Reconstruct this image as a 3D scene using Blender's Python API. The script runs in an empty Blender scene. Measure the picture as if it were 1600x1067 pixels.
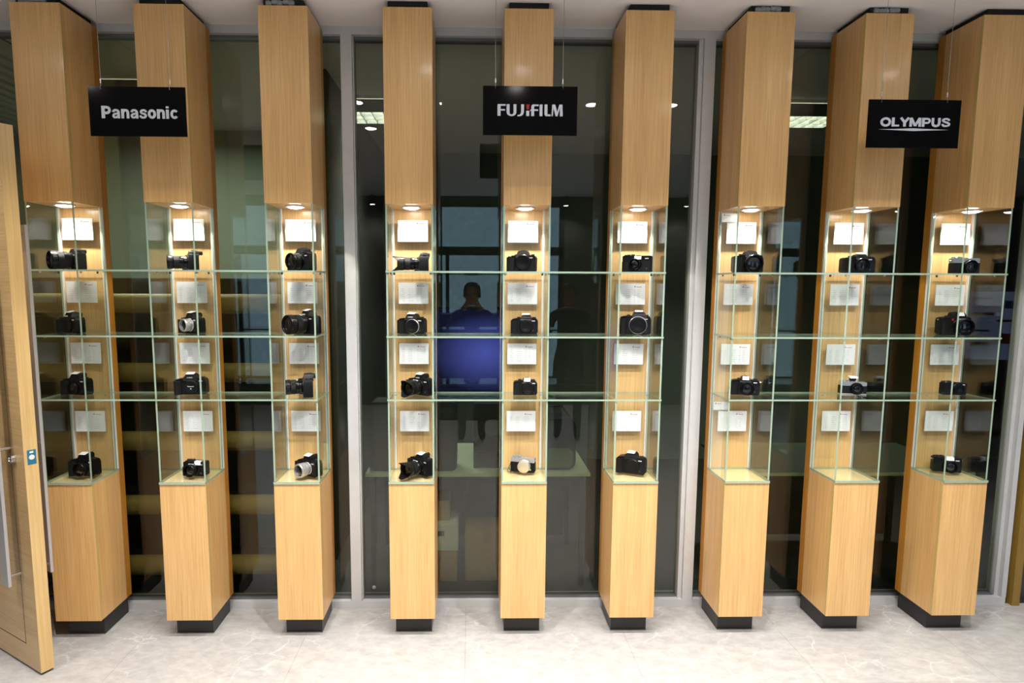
import bpy, bmesh, math, random
from math import sin, cos, pi, radians
from mathutils import Vector, Matrix
random.seed(7)
SC = bpy.context.scene
COL = SC.collection

# ------------------------------------------------------------------ materials
def new_mat(name):
    m = bpy.data.materials.new(name); m.use_nodes = True
    nt = m.node_tree
    for n in list(nt.nodes): nt.nodes.remove(n)
    out = nt.nodes.new('ShaderNodeOutputMaterial')
    return m, nt, out

def lin(c):
    f = lambda x: x / 12.92 if x <= .04045 else ((x + .055) / 1.055) ** 2.4
    return tuple(f(x / 255) for x in c) + (1,)

def plain(name, rgb, rough=.5, metal=0, spec=.5, bump=0, bscale=200, emis=None, estr=0, coat=0):
    m, nt, out = new_mat(name)
    b = nt.nodes.new('ShaderNodeBsdfPrincipled')
    b.inputs['Roughness'].default_value = rough
    b.inputs['Metallic'].default_value = metal
    b.inputs['Specular IOR Level'].default_value = spec
    b.inputs['Coat Weight'].default_value = coat
    tc = nt.nodes.new('ShaderNodeTexCoord')
    nz = nt.nodes.new('ShaderNodeTexNoise'); nz.inputs['Scale'].default_value = bscale
    nt.links.new(tc.outputs['Object'], nz.inputs['Vector'])
    mix = nt.nodes.new('ShaderNodeMixRGB'); mix.blend_type = 'MULTIPLY'
    mix.inputs[0].default_value = .10
    mix.inputs[1].default_value = lin(rgb)
    nt.links.new(nz.outputs['Fac'], mix.inputs[2])
    nt.links.new(mix.outputs[0], b.inputs['Base Color'])
    if bump:
        bp = nt.nodes.new('ShaderNodeBump'); bp.inputs['Strength'].default_value = bump
        bp.inputs['Distance'].default_value = .001
        nt.links.new(nz.outputs['Fac'], bp.inputs['Height'])
        nt.links.new(bp.outputs[0], b.inputs['Normal'])
    if emis:
        b.inputs['Emission Color'].default_value = lin(emis)
        b.inputs['Emission Strength'].default_value = estr
    nt.links.new(b.outputs[0], out.inputs[0])
    return m

def wood(name, light, dark, scale=(70, 70, 1.6), rough=.32, contrast=1.0, coat=.16):
    m, nt, out = new_mat(name)
    b = nt.nodes.new('ShaderNodeBsdfPrincipled')
    tc = nt.nodes.new('ShaderNodeTexCoord')
    oi = nt.nodes.new('ShaderNodeObjectInfo')
    sc7 = nt.nodes.new('ShaderNodeVectorMath'); sc7.operation = 'SCALE'; sc7.inputs['Scale'].default_value = 3.17
    nt.links.new(oi.outputs['Location'], sc7.inputs[0])
    add = nt.nodes.new('ShaderNodeVectorMath'); add.operation = 'ADD'
    nt.links.new(tc.outputs['Object'], add.inputs[0]); nt.links.new(sc7.outputs[0], add.inputs[1])
    mp = nt.nodes.new('ShaderNodeMapping'); mp.inputs['Scale'].default_value = scale
    nt.links.new(add.outputs[0], mp.inputs['Vector'])
    n1 = nt.nodes.new('ShaderNodeTexNoise'); n1.inputs['Scale'].default_value = 2.2
    n1.inputs['Detail'].default_value = 5; n1.inputs['Roughness'].default_value = .65
    nt.links.new(mp.outputs[0], n1.inputs['Vector'])
    mp2 = nt.nodes.new('ShaderNodeMapping'); mp2.inputs['Scale'].default_value = tuple(s * .16 for s in scale)
    nt.links.new(add.outputs[0], mp2.inputs['Vector'])
    n2 = nt.nodes.new('ShaderNodeTexNoise'); n2.inputs['Scale'].default_value = 1.3; n2.inputs['Detail'].default_value = 2
    nt.links.new(mp2.outputs[0], n2.inputs['Vector'])
    mixf = nt.nodes.new('ShaderNodeMixRGB'); mixf.inputs[0].default_value = .3
    nt.links.new(n1.outputs['Fac'], mixf.inputs[1]); nt.links.new(n2.outputs['Fac'], mixf.inputs[2])
    cr = nt.nodes.new('ShaderNodeValToRGB')
    cr.color_ramp.elements[0].position = .5 - .17 / contrast; cr.color_ramp.elements[0].color = lin(dark)
    cr.color_ramp.elements[1].position = .5 + .13 / contrast; cr.color_ramp.elements[1].color = lin(light)
    nt.links.new(mixf.outputs[0], cr.inputs[0])
    nt.links.new(cr.outputs[0], b.inputs['Base Color'])
    b.inputs['Roughness'].default_value = rough
    b.inputs['Specular IOR Level'].default_value = .5
    b.inputs['Coat Weight'].default_value = coat
    b.inputs['Coat Roughness'].default_value = .12
    bp = nt.nodes.new('ShaderNodeBump'); bp.inputs['Strength'].default_value = .12; bp.inputs['Distance'].default_value = .001
    nt.links.new(n1.outputs['Fac'], bp.inputs['Height'])
    nt.links.new(bp.outputs[0], b.inputs['Normal'])
    nt.links.new(b.outputs[0], out.inputs[0])
    return m

def glass(name, tint, f0=.045, gcol=(1, 1, 1, 1), rough=0.0):
    """clear pane: transparent body with a reflection that grows towards grazing angles"""
    m, nt, out = new_mat(name)
    tr = nt.nodes.new('ShaderNodeBsdfTransparent'); tr.inputs[0].default_value = lin(tint)
    gl = nt.nodes.new('ShaderNodeBsdfGlossy'); gl.inputs['Roughness'].default_value = rough; gl.inputs[0].default_value = gcol
    lw = nt.nodes.new('ShaderNodeLayerWeight'); lw.inputs[0].default_value = .5
    pw = nt.nodes.new('ShaderNodeMath'); pw.operation = 'POWER'; pw.inputs[1].default_value = 5
    nt.links.new(lw.outputs['Facing'], pw.inputs[0])
    ma = nt.nodes.new('ShaderNodeMath'); ma.operation = 'MULTIPLY_ADD'
    ma.inputs[1].default_value = 1 - f0; ma.inputs[2].default_value = f0
    nt.links.new(pw.outputs[0], ma.inputs[0])
    mx = nt.nodes.new('ShaderNodeMixShader')
    nt.links.new(ma.outputs[0], mx.inputs[0]); nt.links.new(tr.outputs[0], mx.inputs[1]); nt.links.new(gl.outputs[0], mx.inputs[2])
    nt.links.new(mx.outputs[0], out.inputs[0])
    return m

def emit(name, rgb, strength):
    m, nt, out = new_mat(name)
    e = nt.nodes.new('ShaderNodeEmission'); e.inputs[0].default_value = lin(rgb); e.inputs[1].default_value = strength
    nt.links.new(e.outputs[0], out.inputs[0])
    return m

def marble(name, base, vein, scale, rough, strength=1.0, tile=(0, 0)):
    m, nt, out = new_mat(name)
    b = nt.nodes.new('ShaderNodeBsdfPrincipled')
    tc = nt.nodes.new('ShaderNodeTexCoord')
    mp = nt.nodes.new('ShaderNodeMapping'); mp.inputs['Rotation'].default_value = (0, 0, .6); mp.inputs['Scale'].default_value = (scale, scale * 1.7, scale)
    nt.links.new(tc.outputs['Object'], mp.inputs['Vector'])
    nw = nt.nodes.new('ShaderNodeTexNoise'); nw.inputs['Scale'].default_value = 2.0; nw.inputs['Detail'].default_value = 6; nw.inputs['Roughness'].default_value = .6
    nt.links.new(mp.outputs[0], nw.inputs['Vector'])
    mixv = nt.nodes.new('ShaderNodeMixRGB'); mixv.inputs[0].default_value = .28
    nt.links.new(mp.outputs[0], mixv.inputs[1]); nt.links.new(nw.outputs['Color'], mixv.inputs[2])
    vo = nt.nodes.new('ShaderNodeTexVoronoi'); vo.feature = 'DISTANCE_TO_EDGE'; vo.inputs['Scale'].default_value = 3.1
    nt.links.new(mixv.outputs[0], vo.inputs['Vector'])
    r1 = nt.nodes.new('ShaderNodeValToRGB')
    r1.color_ramp.elements[0].position = 0; r1.color_ramp.elements[0].color = (1, 1, 1, 1)
    r1.color_ramp.elements[1].position = .032; r1.color_ramp.elements[1].color = (0, 0, 0, 1)
    nt.links.new(vo.outputs['Distance'], r1.inputs[0])
    n3 = nt.nodes.new('ShaderNodeTexNoise'); n3.inputs['Scale'].default_value = 1.4; n3.inputs['Detail'].default_value = 3
    nt.links.new(mp.outputs[0], n3.inputs['Vector'])
    r3 = nt.nodes.new('ShaderNodeValToRGB')
    r3.color_ramp.elements[0].position = .45; r3.color_ramp.elements[0].color = (0, 0, 0, 1)
    r3.color_ramp.elements[1].position = .65; r3.color_ramp.elements[1].color = (.8, .8, .8, 1)
    nt.links.new(n3.outputs['Fac'], r3.inputs[0])
    mul = nt.nodes.new('ShaderNodeMath'); mul.operation = 'MULTIPLY'
    nt.links.new(r1.outputs[0], mul.inputs[0]); nt.links.new(r3.outputs[0], mul.inputs[1])
    n4 = nt.nodes.new('ShaderNodeTexNoise'); n4.inputs['Scale'].default_value = 5; n4.inputs['Detail'].default_value = 8; n4.inputs['Roughness'].default_value = .7
    nt.links.new(mp.outputs[0], n4.inputs['Vector'])
    cl = nt.nodes.new('ShaderNodeMixRGB'); cl.inputs[1].default_value = lin(base); cl.inputs[2].default_value = lin(tuple(max(0, c - 20) for c in base))
    rr = nt.nodes.new('ShaderNodeValToRGB'); rr.color_ramp.elements[0].position = .38; rr.color_ramp.elements[1].position = .68
    nt.links.new(n4.outputs['Fac'], rr.inputs[0]); nt.links.new(rr.outputs[0], cl.inputs[0])
    c2 = nt.nodes.new('ShaderNodeMixRGB'); c2.inputs[2].default_value = lin(vein)
    ms = nt.nodes.new('ShaderNodeMath'); ms.operation = 'MULTIPLY'; ms.inputs[1].default_value = strength
    nt.links.new(mul.outputs[0], ms.inputs[0])
    nt.links.new(ms.outputs[0], c2.inputs[0]); nt.links.new(cl.outputs[0], c2.inputs[1])
    br = nt.nodes.new('ShaderNodeTexBrick'); br.offset = 0; br.inputs['Scale'].default_value = 1
    br.inputs['Brick Width'].default_value = .8; br.inputs['Row Height'].default_value = .8; br.inputs['Mortar Size'].default_value = .0016
    br.inputs['Color1'].default_value = br.inputs['Color2'].default_value = (1, 1, 1, 1); br.inputs['Mortar'].default_value = (.72, .71, .70, 1)
    mo = nt.nodes.new('ShaderNodeMapping'); mo.inputs['Location'].default_value = (tile[0], tile[1], 0)
    nt.links.new(tc.outputs['Object'], mo.inputs['Vector']); nt.links.new(mo.outputs[0], br.inputs['Vector'])
    c3 = nt.nodes.new('ShaderNodeMixRGB'); c3.blend_type = 'MULTIPLY'; c3.inputs[0].default_value = .8
    nt.links.new(c2.outputs[0], c3.inputs[1]); nt.links.new(br.outputs['Color'], c3.inputs[2])
    nt.links.new(c3.outputs[0], b.inputs['Base Color'])
    b.inputs['Roughness'].default_value = rough
    nt.links.new(b.outputs[0], out.inputs[0])
    return m

def paper_mat(name, seed, red=True, cols=2):
    """printed sheet: faint table rules, text rows, a red roundel with a red name at the top right"""
    m, nt, out = new_mat(name)
    b = nt.nodes.new('ShaderNodeBsdfPrincipled'); b.inputs['Roughness'].default_value = .55
    tc = nt.nodes.new('ShaderNodeTexCoord'); sp = nt.nodes.new('ShaderNodeSeparateXYZ')
    nt.links.new(tc.outputs['Object'], sp.inputs[0])
    def M(op, a, bb=None, c=None):
        n = nt.nodes.new('ShaderNodeMath'); n.operation = op
        for i, v in enumerate((a, bb, c)):
            if v is None: continue
            if hasattr(v, 'links'): nt.links.new(v, n.inputs[i])
            else: n.inputs[i].default_value = v
        return n.outputs[0]
    X, Z = sp.outputs['X'], sp.outputs['Z']
    # text rows: z stripes broken up by noise along x
    row = M('FRACT', M('MULTIPLY', Z, 105.0))
    stripe = M('LESS_THAN', row, .42)
    nz = nt.nodes.new('ShaderNodeTexNoise'); nz.inputs['Scale'].default_value = 1; nz.inputs['Detail'].default_value = 2
    mp = nt.nodes.new('ShaderNodeMapping'); mp.inputs['Scale'].default_value = (300, 1, 105); mp.inputs['Location'].default_value = (seed * 3.1, seed, seed * 1.7)
    nt.links.new(tc.outputs['Object'], mp.inputs['Vector']); nt.links.new(mp.outputs[0], nz.inputs['Vector'])
    word = M('GREATER_THAN', nz.outputs['Fac'], .47)
    inx = M('LESS_THAN', M('ABSOLUTE', X), .060)
    inz = M('LESS_THAN', M('ABSOLUTE', M('ADD', Z, .008)), .036)
    gut = M('GREATER_THAN', M('ABSOLUTE', M('ADD', M('ABSOLUTE', X), -.004 if cols == 2 else -.03)), .004)
    col2 = M('GREATER_THAN', M('FRACT', M('MULTIPLY', X, 21.0 + seed % 3)), .35)
    txt = M('MULTIPLY', M('MULTIPLY', stripe, word), M('MULTIPLY', M('MULTIPLY', inx, inz), M('MULTIPLY', gut, col2)))
    dx = M('ADD', X, -.022); dz = M('ADD', Z, -.037)
    dot = M('LESS_THAN', M('ADD', M('MULTIPLY', dx, dx), M('MULTIPLY', dz, dz)), .0000105)
    nm = M('MULTIPLY', M('LESS_THAN', M('ABSOLUTE', M('ADD', X, -.0425)), .0135), M('LESS_THAN', M('ABSOLUTE', M('ADD', Z, -.0352)), .0011))
    mix1 = nt.nodes.new('ShaderNodeMixRGB'); mix1.inputs[1].default_value = (.78, .79, .82, 1); mix1.inputs[2].default_value = (.36, .36, .39, 1)
    nt.links.new(M('MULTIPLY', txt, .45), mix1.inputs[0])
    mix2 = nt.nodes.new('ShaderNodeMixRGB'); mix2.inputs[2].default_value = (.45, .01, .03, 1)
    nt.links.new(mix1.outputs[0], mix2.inputs[1])
    nt.links.new(M('MAXIMUM', dot, nm) if red else M('MULTIPLY', dot, 0), mix2.inputs[0])
    nt.links.new(mix2.outputs[0], b.inputs['Base Color']); nt.links.new(b.outputs[0], out.inputs[0])
    return m

OAK = wood('oak_veneer', (228, 185, 122), (200, 151, 92))
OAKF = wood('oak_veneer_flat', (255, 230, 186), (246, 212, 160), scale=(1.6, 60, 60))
OAKB = wood('oak_backboard', (228, 190, 132), (202, 160, 104))
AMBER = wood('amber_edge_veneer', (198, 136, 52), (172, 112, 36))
BAND = wood('oak_edge_band', (206, 178, 112), (186, 156, 92))
DOORW = wood('door_veneer', (206, 172, 120), (178, 144, 96), scale=(1.6, 70, 60), rough=.3)
DOORE = wood('door_edge_veneer', (214, 180, 122), (190, 154, 98))
POSTW = wood('post_veneer', (150, 118, 50), (126, 96, 36))
BLACK = plain('black_plinth_laminate', (30, 28, 28), .35)
FOAM = plain('black_packing', (16, 16, 18), .8, bump=.6, bscale=60)
FILLER = plain('grey_filler', (150, 150, 152), .9)
PANE = glass('clear_case_glass', (252, 254, 251), f0=.046)
GEDGE = plain('green_glass_edge', (158, 178, 156), .10, spec=.9)
CHANNEL = plain('white_channel', (236, 236, 236), .4)
CHROME = plain('chrome', (225, 225, 228), .15, metal=1)
ALU = plain('anodised_aluminium', (206, 206, 206), .4, metal=.1, bump=.05, bscale=30)
ALUD = plain('grey_aluminium_side', (120, 120, 124), .4, metal=.35)
WGLASS = glass('tinted_partition_glass', (219, 222, 213), f0=.045)
ACRYL = glass('clear_acrylic', (252, 252, 252), f0=.04)
SIGNB = plain('black_acrylic_sign', (2, 2, 3), .10, spec=.12)
SIGNW = plain('pale_grey_lettering', (214, 218, 228), .45)
SIGNR = plain('red_lettering', (176, 10, 18), .45)
STEEL = plain('steel_cable', (150, 150, 150), .3, metal=.8)
CEIL = plain('ceiling_paint', (243, 237, 236), .9)
MARB = marble('light_grey_marble', (180, 177, 174), (222, 220, 218), 2.5, .26, .6, (.15, .38))
MARBD = marble('dark_grey_stone', (70, 70, 70), (120, 120, 120), 1.0, .4, .5)
LED = emit('led_lens', (255, 246, 232), 30)
DLED = emit('downlight_lens', (255, 250, 242), 40)
WHITEM = plain('white_metal', (230, 230, 230), .4)

# ------------------------------------------------------------------ mesh helpers
class MB:
    def __init__(s): s.bm = bmesh.new()
    def box(s, x0, x1, y0, y1, z0, z1, mi=0, side=None, front=None):
        vs = [s.bm.verts.new((x, y, z)) for x in (x0, x1) for y in (y0, y1) for z in (z0, z1)]
        F = [((0, 1, 3, 2), 'x-'), ((4, 6, 7, 5), 'x+'), ((0, 4, 5, 1), 'y-'), ((2, 3, 7, 6), 'y+'), ((0, 2, 6, 4), 'z-'), ((1, 5, 7, 3), 'z+')]
        for idx, nm in F:
            f = s.bm.faces.new([vs[i] for i in idx]); f.material_index = mi
            if side is not None and nm in side: f.material_index = side[nm]
        return s
    def prism(s, pts, axis, a0, a1, mi=0):
        def P(p, a):
            if axis == 'y': return (p[0], a, p[1])
            if axis == 'z': return (p[0], p[1], a)
            return (a, p[0], p[1])
        A = [s.bm.verts.new(P(p, a0)) for p in pts]; B = [s.bm.verts.new(P(p, a1)) for p in pts]
        n = len(pts)
        fs = [s.bm.faces.new(A[::-1]), s.bm.faces.new(B)]
        for i in range(n): fs.append(s.bm.faces.new((A[i], A[(i + 1) % n], B[(i + 1) % n], B[i])))
        for f in fs: f.material_index = mi
        return s
    def lathe(s, prof, axis='y', c=(0, 0, 0), n=28, mi=0, caps=True):
        """prof: list of (radius, position along axis)"""
        rings = []
        for r, t in prof:
            ring = []
            for k in range(n):
                a = 2 * pi * k / n
                if axis == 'y': p = (c[0] + r * cos(a), c[1] + t, c[2] + r * sin(a))
                elif axis == 'z': p = (c[0] + r * cos(a), c[1] + r * sin(a), c[2] + t)
                else: p = (c[0] + t, c[1] + r * cos(a), c[2] + r * sin(a))
                ring.append(s.bm.verts.new(p))
            rings.append(ring)
        for A, B in zip(rings[:-1], rings[1:]):
            for k in range(n):
                f = s.bm.faces.new((A[k], A[(k + 1) % n], B[(k + 1) % n], B[k])); f.material_index = mi
        if caps:
            for R in (rings[0], rings[-1]):
                f = s.bm.faces.new(R); f.material_index = mi
        return s
    def tube(s, pts, r, n=8, mi=0):
        pts = [Vector(p) for p in pts]; rings = []
        for i, p in enumerate(pts):
            t = (pts[min(i + 1, len(pts) - 1)] - pts[max(i - 1, 0)]).normalized()
            up = Vector((0, 0, 1)) if abs(t.z) < .9 else Vector((1, 0, 0))
            u = t.cross(up).normalized(); v = t.cross(u)
            rings.append([s.bm.verts.new(p + (u * cos(2 * pi * k / n) + v * sin(2 * pi * k / n)) * r) for k in range(n)])
        for A, B in zip(rings[:-1], rings[1:]):
            for k in range(n): s.bm.faces.new((A[k], A[(k + 1) % n], B[(k + 1) % n], B[k])).material_index = mi
        for R in (rings[0], rings[-1]): s.bm.faces.new(R).material_index = mi
        return s
    def bevel(s, w, seg=2, ang=30):
        es = [e for e in s.bm.edges if len(e.link_faces) == 2 and e.calc_face_angle(0) > radians(ang)]
        if es: bmesh.ops.bevel(s.bm, geom=es, offset=w, segments=seg, profile=.6, affect='EDGES', clamp_overlap=True)
        return s
    def xf(s, M):
        bmesh.ops.transform(s.bm, matrix=M, verts=s.bm.verts); return s
    def build(s, name, mat, parent=None, smooth=True):
        bmesh.ops.recalc_face_normals(s.bm, faces=s.bm.faces)
        me = bpy.data.meshes.new(name); s.bm.to_mesh(me); s.bm.free()
        for mm in (mat if isinstance(mat, (list, tuple)) else [mat]): me.materials.append(mm)
        if smooth:
            me.polygons.foreach_set('use_smooth', [True] * len(me.polygons))
            me.set_sharp_from_angle(angle=radians(35))
        o = bpy.data.objects.new(name, me); COL.objects.link(o)
        if parent: o.parent = parent
        return o

def tag(o, label=None, cat=None, group=None, kind=None):
    if label: o['label'] = label
    if cat: o['category'] = cat
    if group: o['group'] = group
    if kind: o['kind'] = kind
    return o
def empty(name, loc, rz=0, **k):
    o = bpy.data.objects.new(name, None); COL.objects.link(o); o.empty_display_size = .05
    o.location = loc; o.rotation_euler = (0, 0, rz); return tag(o, **k)
def struct(o): o['kind'] = 'structure'; return o
def clone(o, parent=None):
    c = o.copy(); COL.objects.link(c)
    if parent: c.parent = parent
    for ch in list(o.children): clone(ch, c)
    return c
def rrect(x0, x1, z0, z1, r, n=4):
    r = min(r, (x1 - x0) / 2 - 1e-5, (z1 - z0) / 2 - 1e-5); P = []
    for cx, cz, a0 in ((x1 - r, z0 + r, -pi / 2), (x1 - r, z1 - r, 0), (x0 + r, z1 - r, pi / 2), (x0 + r, z0 + r, pi)):
        for k in range(n + 1):
            a = a0 + pi / 2 * k / n; P.append((cx + r * cos(a), cz + r * sin(a)))
    return P
def rotz(a): return Matrix.Rotation(a, 4, 'Z')

# ------------------------------------------------------------------ measures
W = .22
PX = [-2.1583, -1.6185, -1.0729, -.5209, .0245, .5691, 1.1172, 1.6604, 2.2026]
ZT, ZU, ZL, ZK = 2.9758, 2.1177, .7906, .10
D1, D2 = .2288, .2756
ZC = 3.006
SHELF = [1.812, 1.507, 1.205]; ST = .008
ZB = ZL + .012
ORD = ['leftmost', 'second', 'third', 'fourth', 'fifth', 'sixth', 'seventh', 'eighth', 'rightmost']
def pil(i): return '%s pillar' % ORD[i] if i in (0, 8) else '%s pillar from left' % ORD[i]

# ------------------------------------------------------------------ setting
struct(MB().box(-6, 7.5, -5.6, .30, -.1, 0).build('floor', MARB, smooth=False))
struct(MB().box(-6, 7.5, .30, 3.2, -.1, 0).build('floor_back_office', plain('dark_office_floor', (58, 56, 54), .5), smooth=False))
struct(MB().box(-6, 7.5, -5.6, 3.2, ZC, ZC + .12).build('ceiling', CEIL, smooth=False))
struct(MB().box(-6.1, -6, -5.6, 3.2, 0, ZC).build('wall_left', plain('grey_wall_paint', (120, 120, 116), .8), smooth=False))
struct(MB().box(7.5, 7.6, -5.6, 3.2, 0, ZC).build('wall_right', plain('grey_wall_paint_right', (112, 108, 104), .8), smooth=False))
struct(MB().box(-6, 7.5, 3.2, 3.3, 0, ZC).build('wall_back', plain('dark_office_wall', (124, 134, 124), .8), smooth=False))
# store side wall behind the viewpoint, with window openings
DARKW = plain('dark_store_wall', (92, 93, 88), .7)
YB = -5.4
WIN = [(-3.6, -2.95), (-.62, 1.2), (1.95, 2.6), (4.2, 5.6)]
bw = MB(); xs = -6
for a, b_ in WIN:
    bw.box(xs, a, YB - .1, YB, 0, ZC); bw.box(a, b_, YB - .1, YB, 0, .34); bw.box(a, b_, YB - .1, YB, 2.93, ZC); xs = b_
bw.box(xs, 7.5, YB - .1, YB, 0, ZC)
struct(bw.build('wall_front', DARKW, smooth=False))
def blind_mat():
    m, nt, out = new_mat('daylit_blind')
    e = nt.nodes.new('ShaderNodeEmission'); tc = nt.nodes.new('ShaderNodeTexCoord')
    vo = nt.nodes.new('ShaderNodeTexVoronoi'); vo.inputs['Scale'].default_value = 14
    nt.links.new(tc.outputs['Object'], vo.inputs['Vector'])
    cr = nt.nodes.new('ShaderNodeValToRGB'); cr.color_ramp.elements[0].color = (.42, .70, .92, 1); cr.color_ramp.elements[1].color = (.60, .95, 1.2, 1)
    nt.links.new(vo.outputs['Distance'], cr.inputs[0]); nt.links.new(cr.outputs[0], e.inputs[0]); e.inputs[1].default_value = 1.0
    nt.links.new(e.outputs[0], out.inputs[0]); return m
BLIND = blind_mat(); FRAMED = plain('dark_window_frame', (34, 34, 36), .5)
for k, (a, b_) in enumerate(WIN):
    w = struct(MB().box(a, b_, YB - .09, YB - .07, .34, 2.93).build('window_%d' % (k + 4), BLIND, smooth=False))
    fr = MB()
    for (x0, x1, z0, z1) in ((a, a + .07, .34, 2.93), (b_ - .07, b_, .34, 2.93), (a, b_, 2.86, 2.93), (a, b_, .34, .42), (a, b_, 2.18, 2.30), (a + .12, a + .17, .34, 2.2)):
        fr.box(x0, x1, YB - .06, YB - .01, z0, z1)
    fr.build('window_frame', FRAMED, w, smooth=False)

# glass partition behind the pillars
YF, YG = .29, .338
GX = [(-3.9, -.770), (-.715, 1.030), (1.088, 2.80)]
for k, (a, b_) in enumerate(GX):
    struct(MB().box(a, b_, YG, YG + .010, .046, 2.966).build('window_%d' % (k + 1), WGLASS, smooth=False))
def frame(n, *bx, m=ALU):
    b = MB()
    for q in bx: b.box(*q)
    b.bevel(.002, 1); return struct(b.build('trim_%d' % n, m))
frame(1, (-3.9, 2.84, YF, .39, 2.968, ZC))
frame(2, (-3.9, 2.84, YF, .39, .0, .040))
frame(3, (-.770, -.715, YF, .39, .040, 2.968), (-.7148, -.7085, .305, .37, .040, 2.968))
frame(4, (1.034, 1.090, YF, .39, .040, 2.968), (1.012, 1.0338, .305, .37, .040, 2.968))
frame(5, (2.815, 2.842, YF, .39, .040, 2.968), (2.795, 2.8148, .315, .37, .040, 2.968))
frame(6, (-3.9, 2.79, .318, .37, 2.955, 2.9675), (-3.9, 2.79, .318, .37, .0405, .047), m=ALUD)
struct(MB().box(2.862, 2.904, .271, .310, 0, ZC).bevel(.002, 1).build('trim_7', POSTW))
struct(MB().box(2.93, 7.5, .35, .42, 0, ZC).build('wall_stone', MARBD, smooth=False))
struct(MB().box(-6, -3.9, .30, .38, 0, ZC).build('wall_side', DARKW, smooth=False))

# ------------------------------------------------------------------ showcase pillars
def side_mats(): return {'x-': 1, 'x+': 1}
def pillar(i):
    x = PX[i]
    t = empty('display_pillar', (x, 0, 0), label='%s, tall showcase with glass sides' % ('%s of the nine oak display pillars' % ORD[i] if i in (0, 8) else '%s of nine oak display pillars counted from the left' % ORD[i]),
              cat='showcase', group='oak display pillars')
    def B(n, m, *b, bev=.0012, parent=t, side=None):
        mb = MB().box(*b, side=side)
        if bev: mb.bevel(bev, 1)
        return mb.build(n, m, parent)
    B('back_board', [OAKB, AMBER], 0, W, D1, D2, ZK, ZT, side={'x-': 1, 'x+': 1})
    B('upper_box', OAK, 0, W, .018, D1, ZU, ZT)
    B('upper_front_panel', [OAK, BAND], 0, W, 0, .018, ZU, ZT, side=side_mats())
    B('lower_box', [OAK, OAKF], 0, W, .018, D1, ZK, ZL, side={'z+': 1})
    B('lower_front_panel', [OAK, BAND], 0, W, 0, .018, ZK, ZL, side=side_mats())
    pl = B('plinth', BLACK, .020, W - .020, .057, D2 - .005, 0, ZK, bev=.001)
    MB().box(.018, W - .018, .054, .057, .0, .004).build('plinth_edge_strip', STEEL, pl)
    # packing in the gap under the ceiling
    p = MB().box(.022, W - .022, .012, D2 - .01, ZT, ZT + .029).bevel(.002, 1).build('gap_packing', FOAM, t)
    if i in (0, 2, 6, 7):
        f = MB(); n = 5
        for k in range(n):
            xx = .05 + k * .024 + random.uniform(-.004, .004)
            f.lathe([(.002, -.016), (.012, -.012), (.015, 0), (.011, .012), (.002, .016)], 'x', (xx, .016, ZT + .015 + random.uniform(-.003, .005)), 8)
        f.build('filler_blob', FILLER, t)
    # glass
    GM = [PANE, GEDGE]
    edges = {'y-': 1, 'y+': 1}
    levels = [(ZB + .0005, SHELF[2] - ST), (SHELF[2], SHELF[1] - ST), (SHELF[1], SHELF[0] - ST), (SHELF[0], ZU)]
    for z0, z1 in levels:
        for sx in (0, 1):
            xx = W - .008 if sx else 0
            o = MB().box(xx, xx + .008, .004, D1 - .0132, z0 + .0004, z1 - .0004, side=edges).build('side_pane', GM, t, smooth=False)
    for sx in (0, 1):
        xx = W - .0125 if sx else -.0005
        MB().box(xx, xx + .013, D1 - .0128, D1 - .0004, ZB + .0005, ZU - .0005).build('pane_channel', CHANNEL, t, smooth=False)
    MB().box(0, W, -.006, D1 - .001, ZL + .0003, ZB, side={'x-': 1, 'x+': 1, 'y-': 1, 'y+': 1}).build('base_glass', GM, t, smooth=False)
    # recessed LED
    d = MB().lathe([(.034, 0), (.046, 0), (.047, -.003), (.044, -.006), (.034, -.005)], 'z', (W / 2, .112, ZU), 32, caps=False).build('case_light', WHITEM, t)
    MB().lathe([(.0345, -.0006), (.034, -.006), (.026, -.010), (.014, -.012), (.001, -.0125)], 'z', (W / 2, .112, ZU), 32).build('light_lens', LED, d)
    l = bpy.data.lights.new('case_spot', 'SPOT'); l.energy = 9; l.spot_size = radians(116); l.spot_blend = .22; l.shadow_soft_size = .022; l.color = (1, .93, .84)
    lo = bpy.data.objects.new('case_spot', l); COL.objects.link(lo); lo.parent = d; lo.location = (W / 2, .112, ZU - .016)
    return t
for i in range(9): pillar(i)

# glass shelves spanning three pillars each
GRP = [(0, 2), (3, 5), (6, 8)]
SN = ['top', 'middle', 'bottom']; GN = ['left', 'centre', 'right']
for g, (a, b_) in enumerate(GRP):
    for s_, z in enumerate(SHELF):
        x0, x1 = PX[a], PX[b_] + W
        o = empty('glass_shelf', ((x0 + x1) / 2, 0, z - ST), label='%s clear glass shelf running through the %s three pillars' % (SN[s_], GN[g]), cat='shelf', group='glass shelves')
        h = (x1 - x0) / 2
        MB().box(-h - .002, h + .002, -.002, D1 - .0135, 0, ST, side={'x-': 1, 'x+': 1, 'y-': 1, 'y+': 1}).build('shelf_glass', [PANE, GEDGE], o, smooth=False)
        for q in range(a, b_ + 1):
            for xx in (.016, W - .016):
                for yy in (.05, .18):
                    MB().lathe([(.005, 0), (.005, -.006), (.003, -.008)], 'z', (PX[q] + xx - (x0 + x1) / 2, yy, -.0002), 10).build('shelf_pad', CHROME if yy < .1 else BLACK, o)

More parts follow.
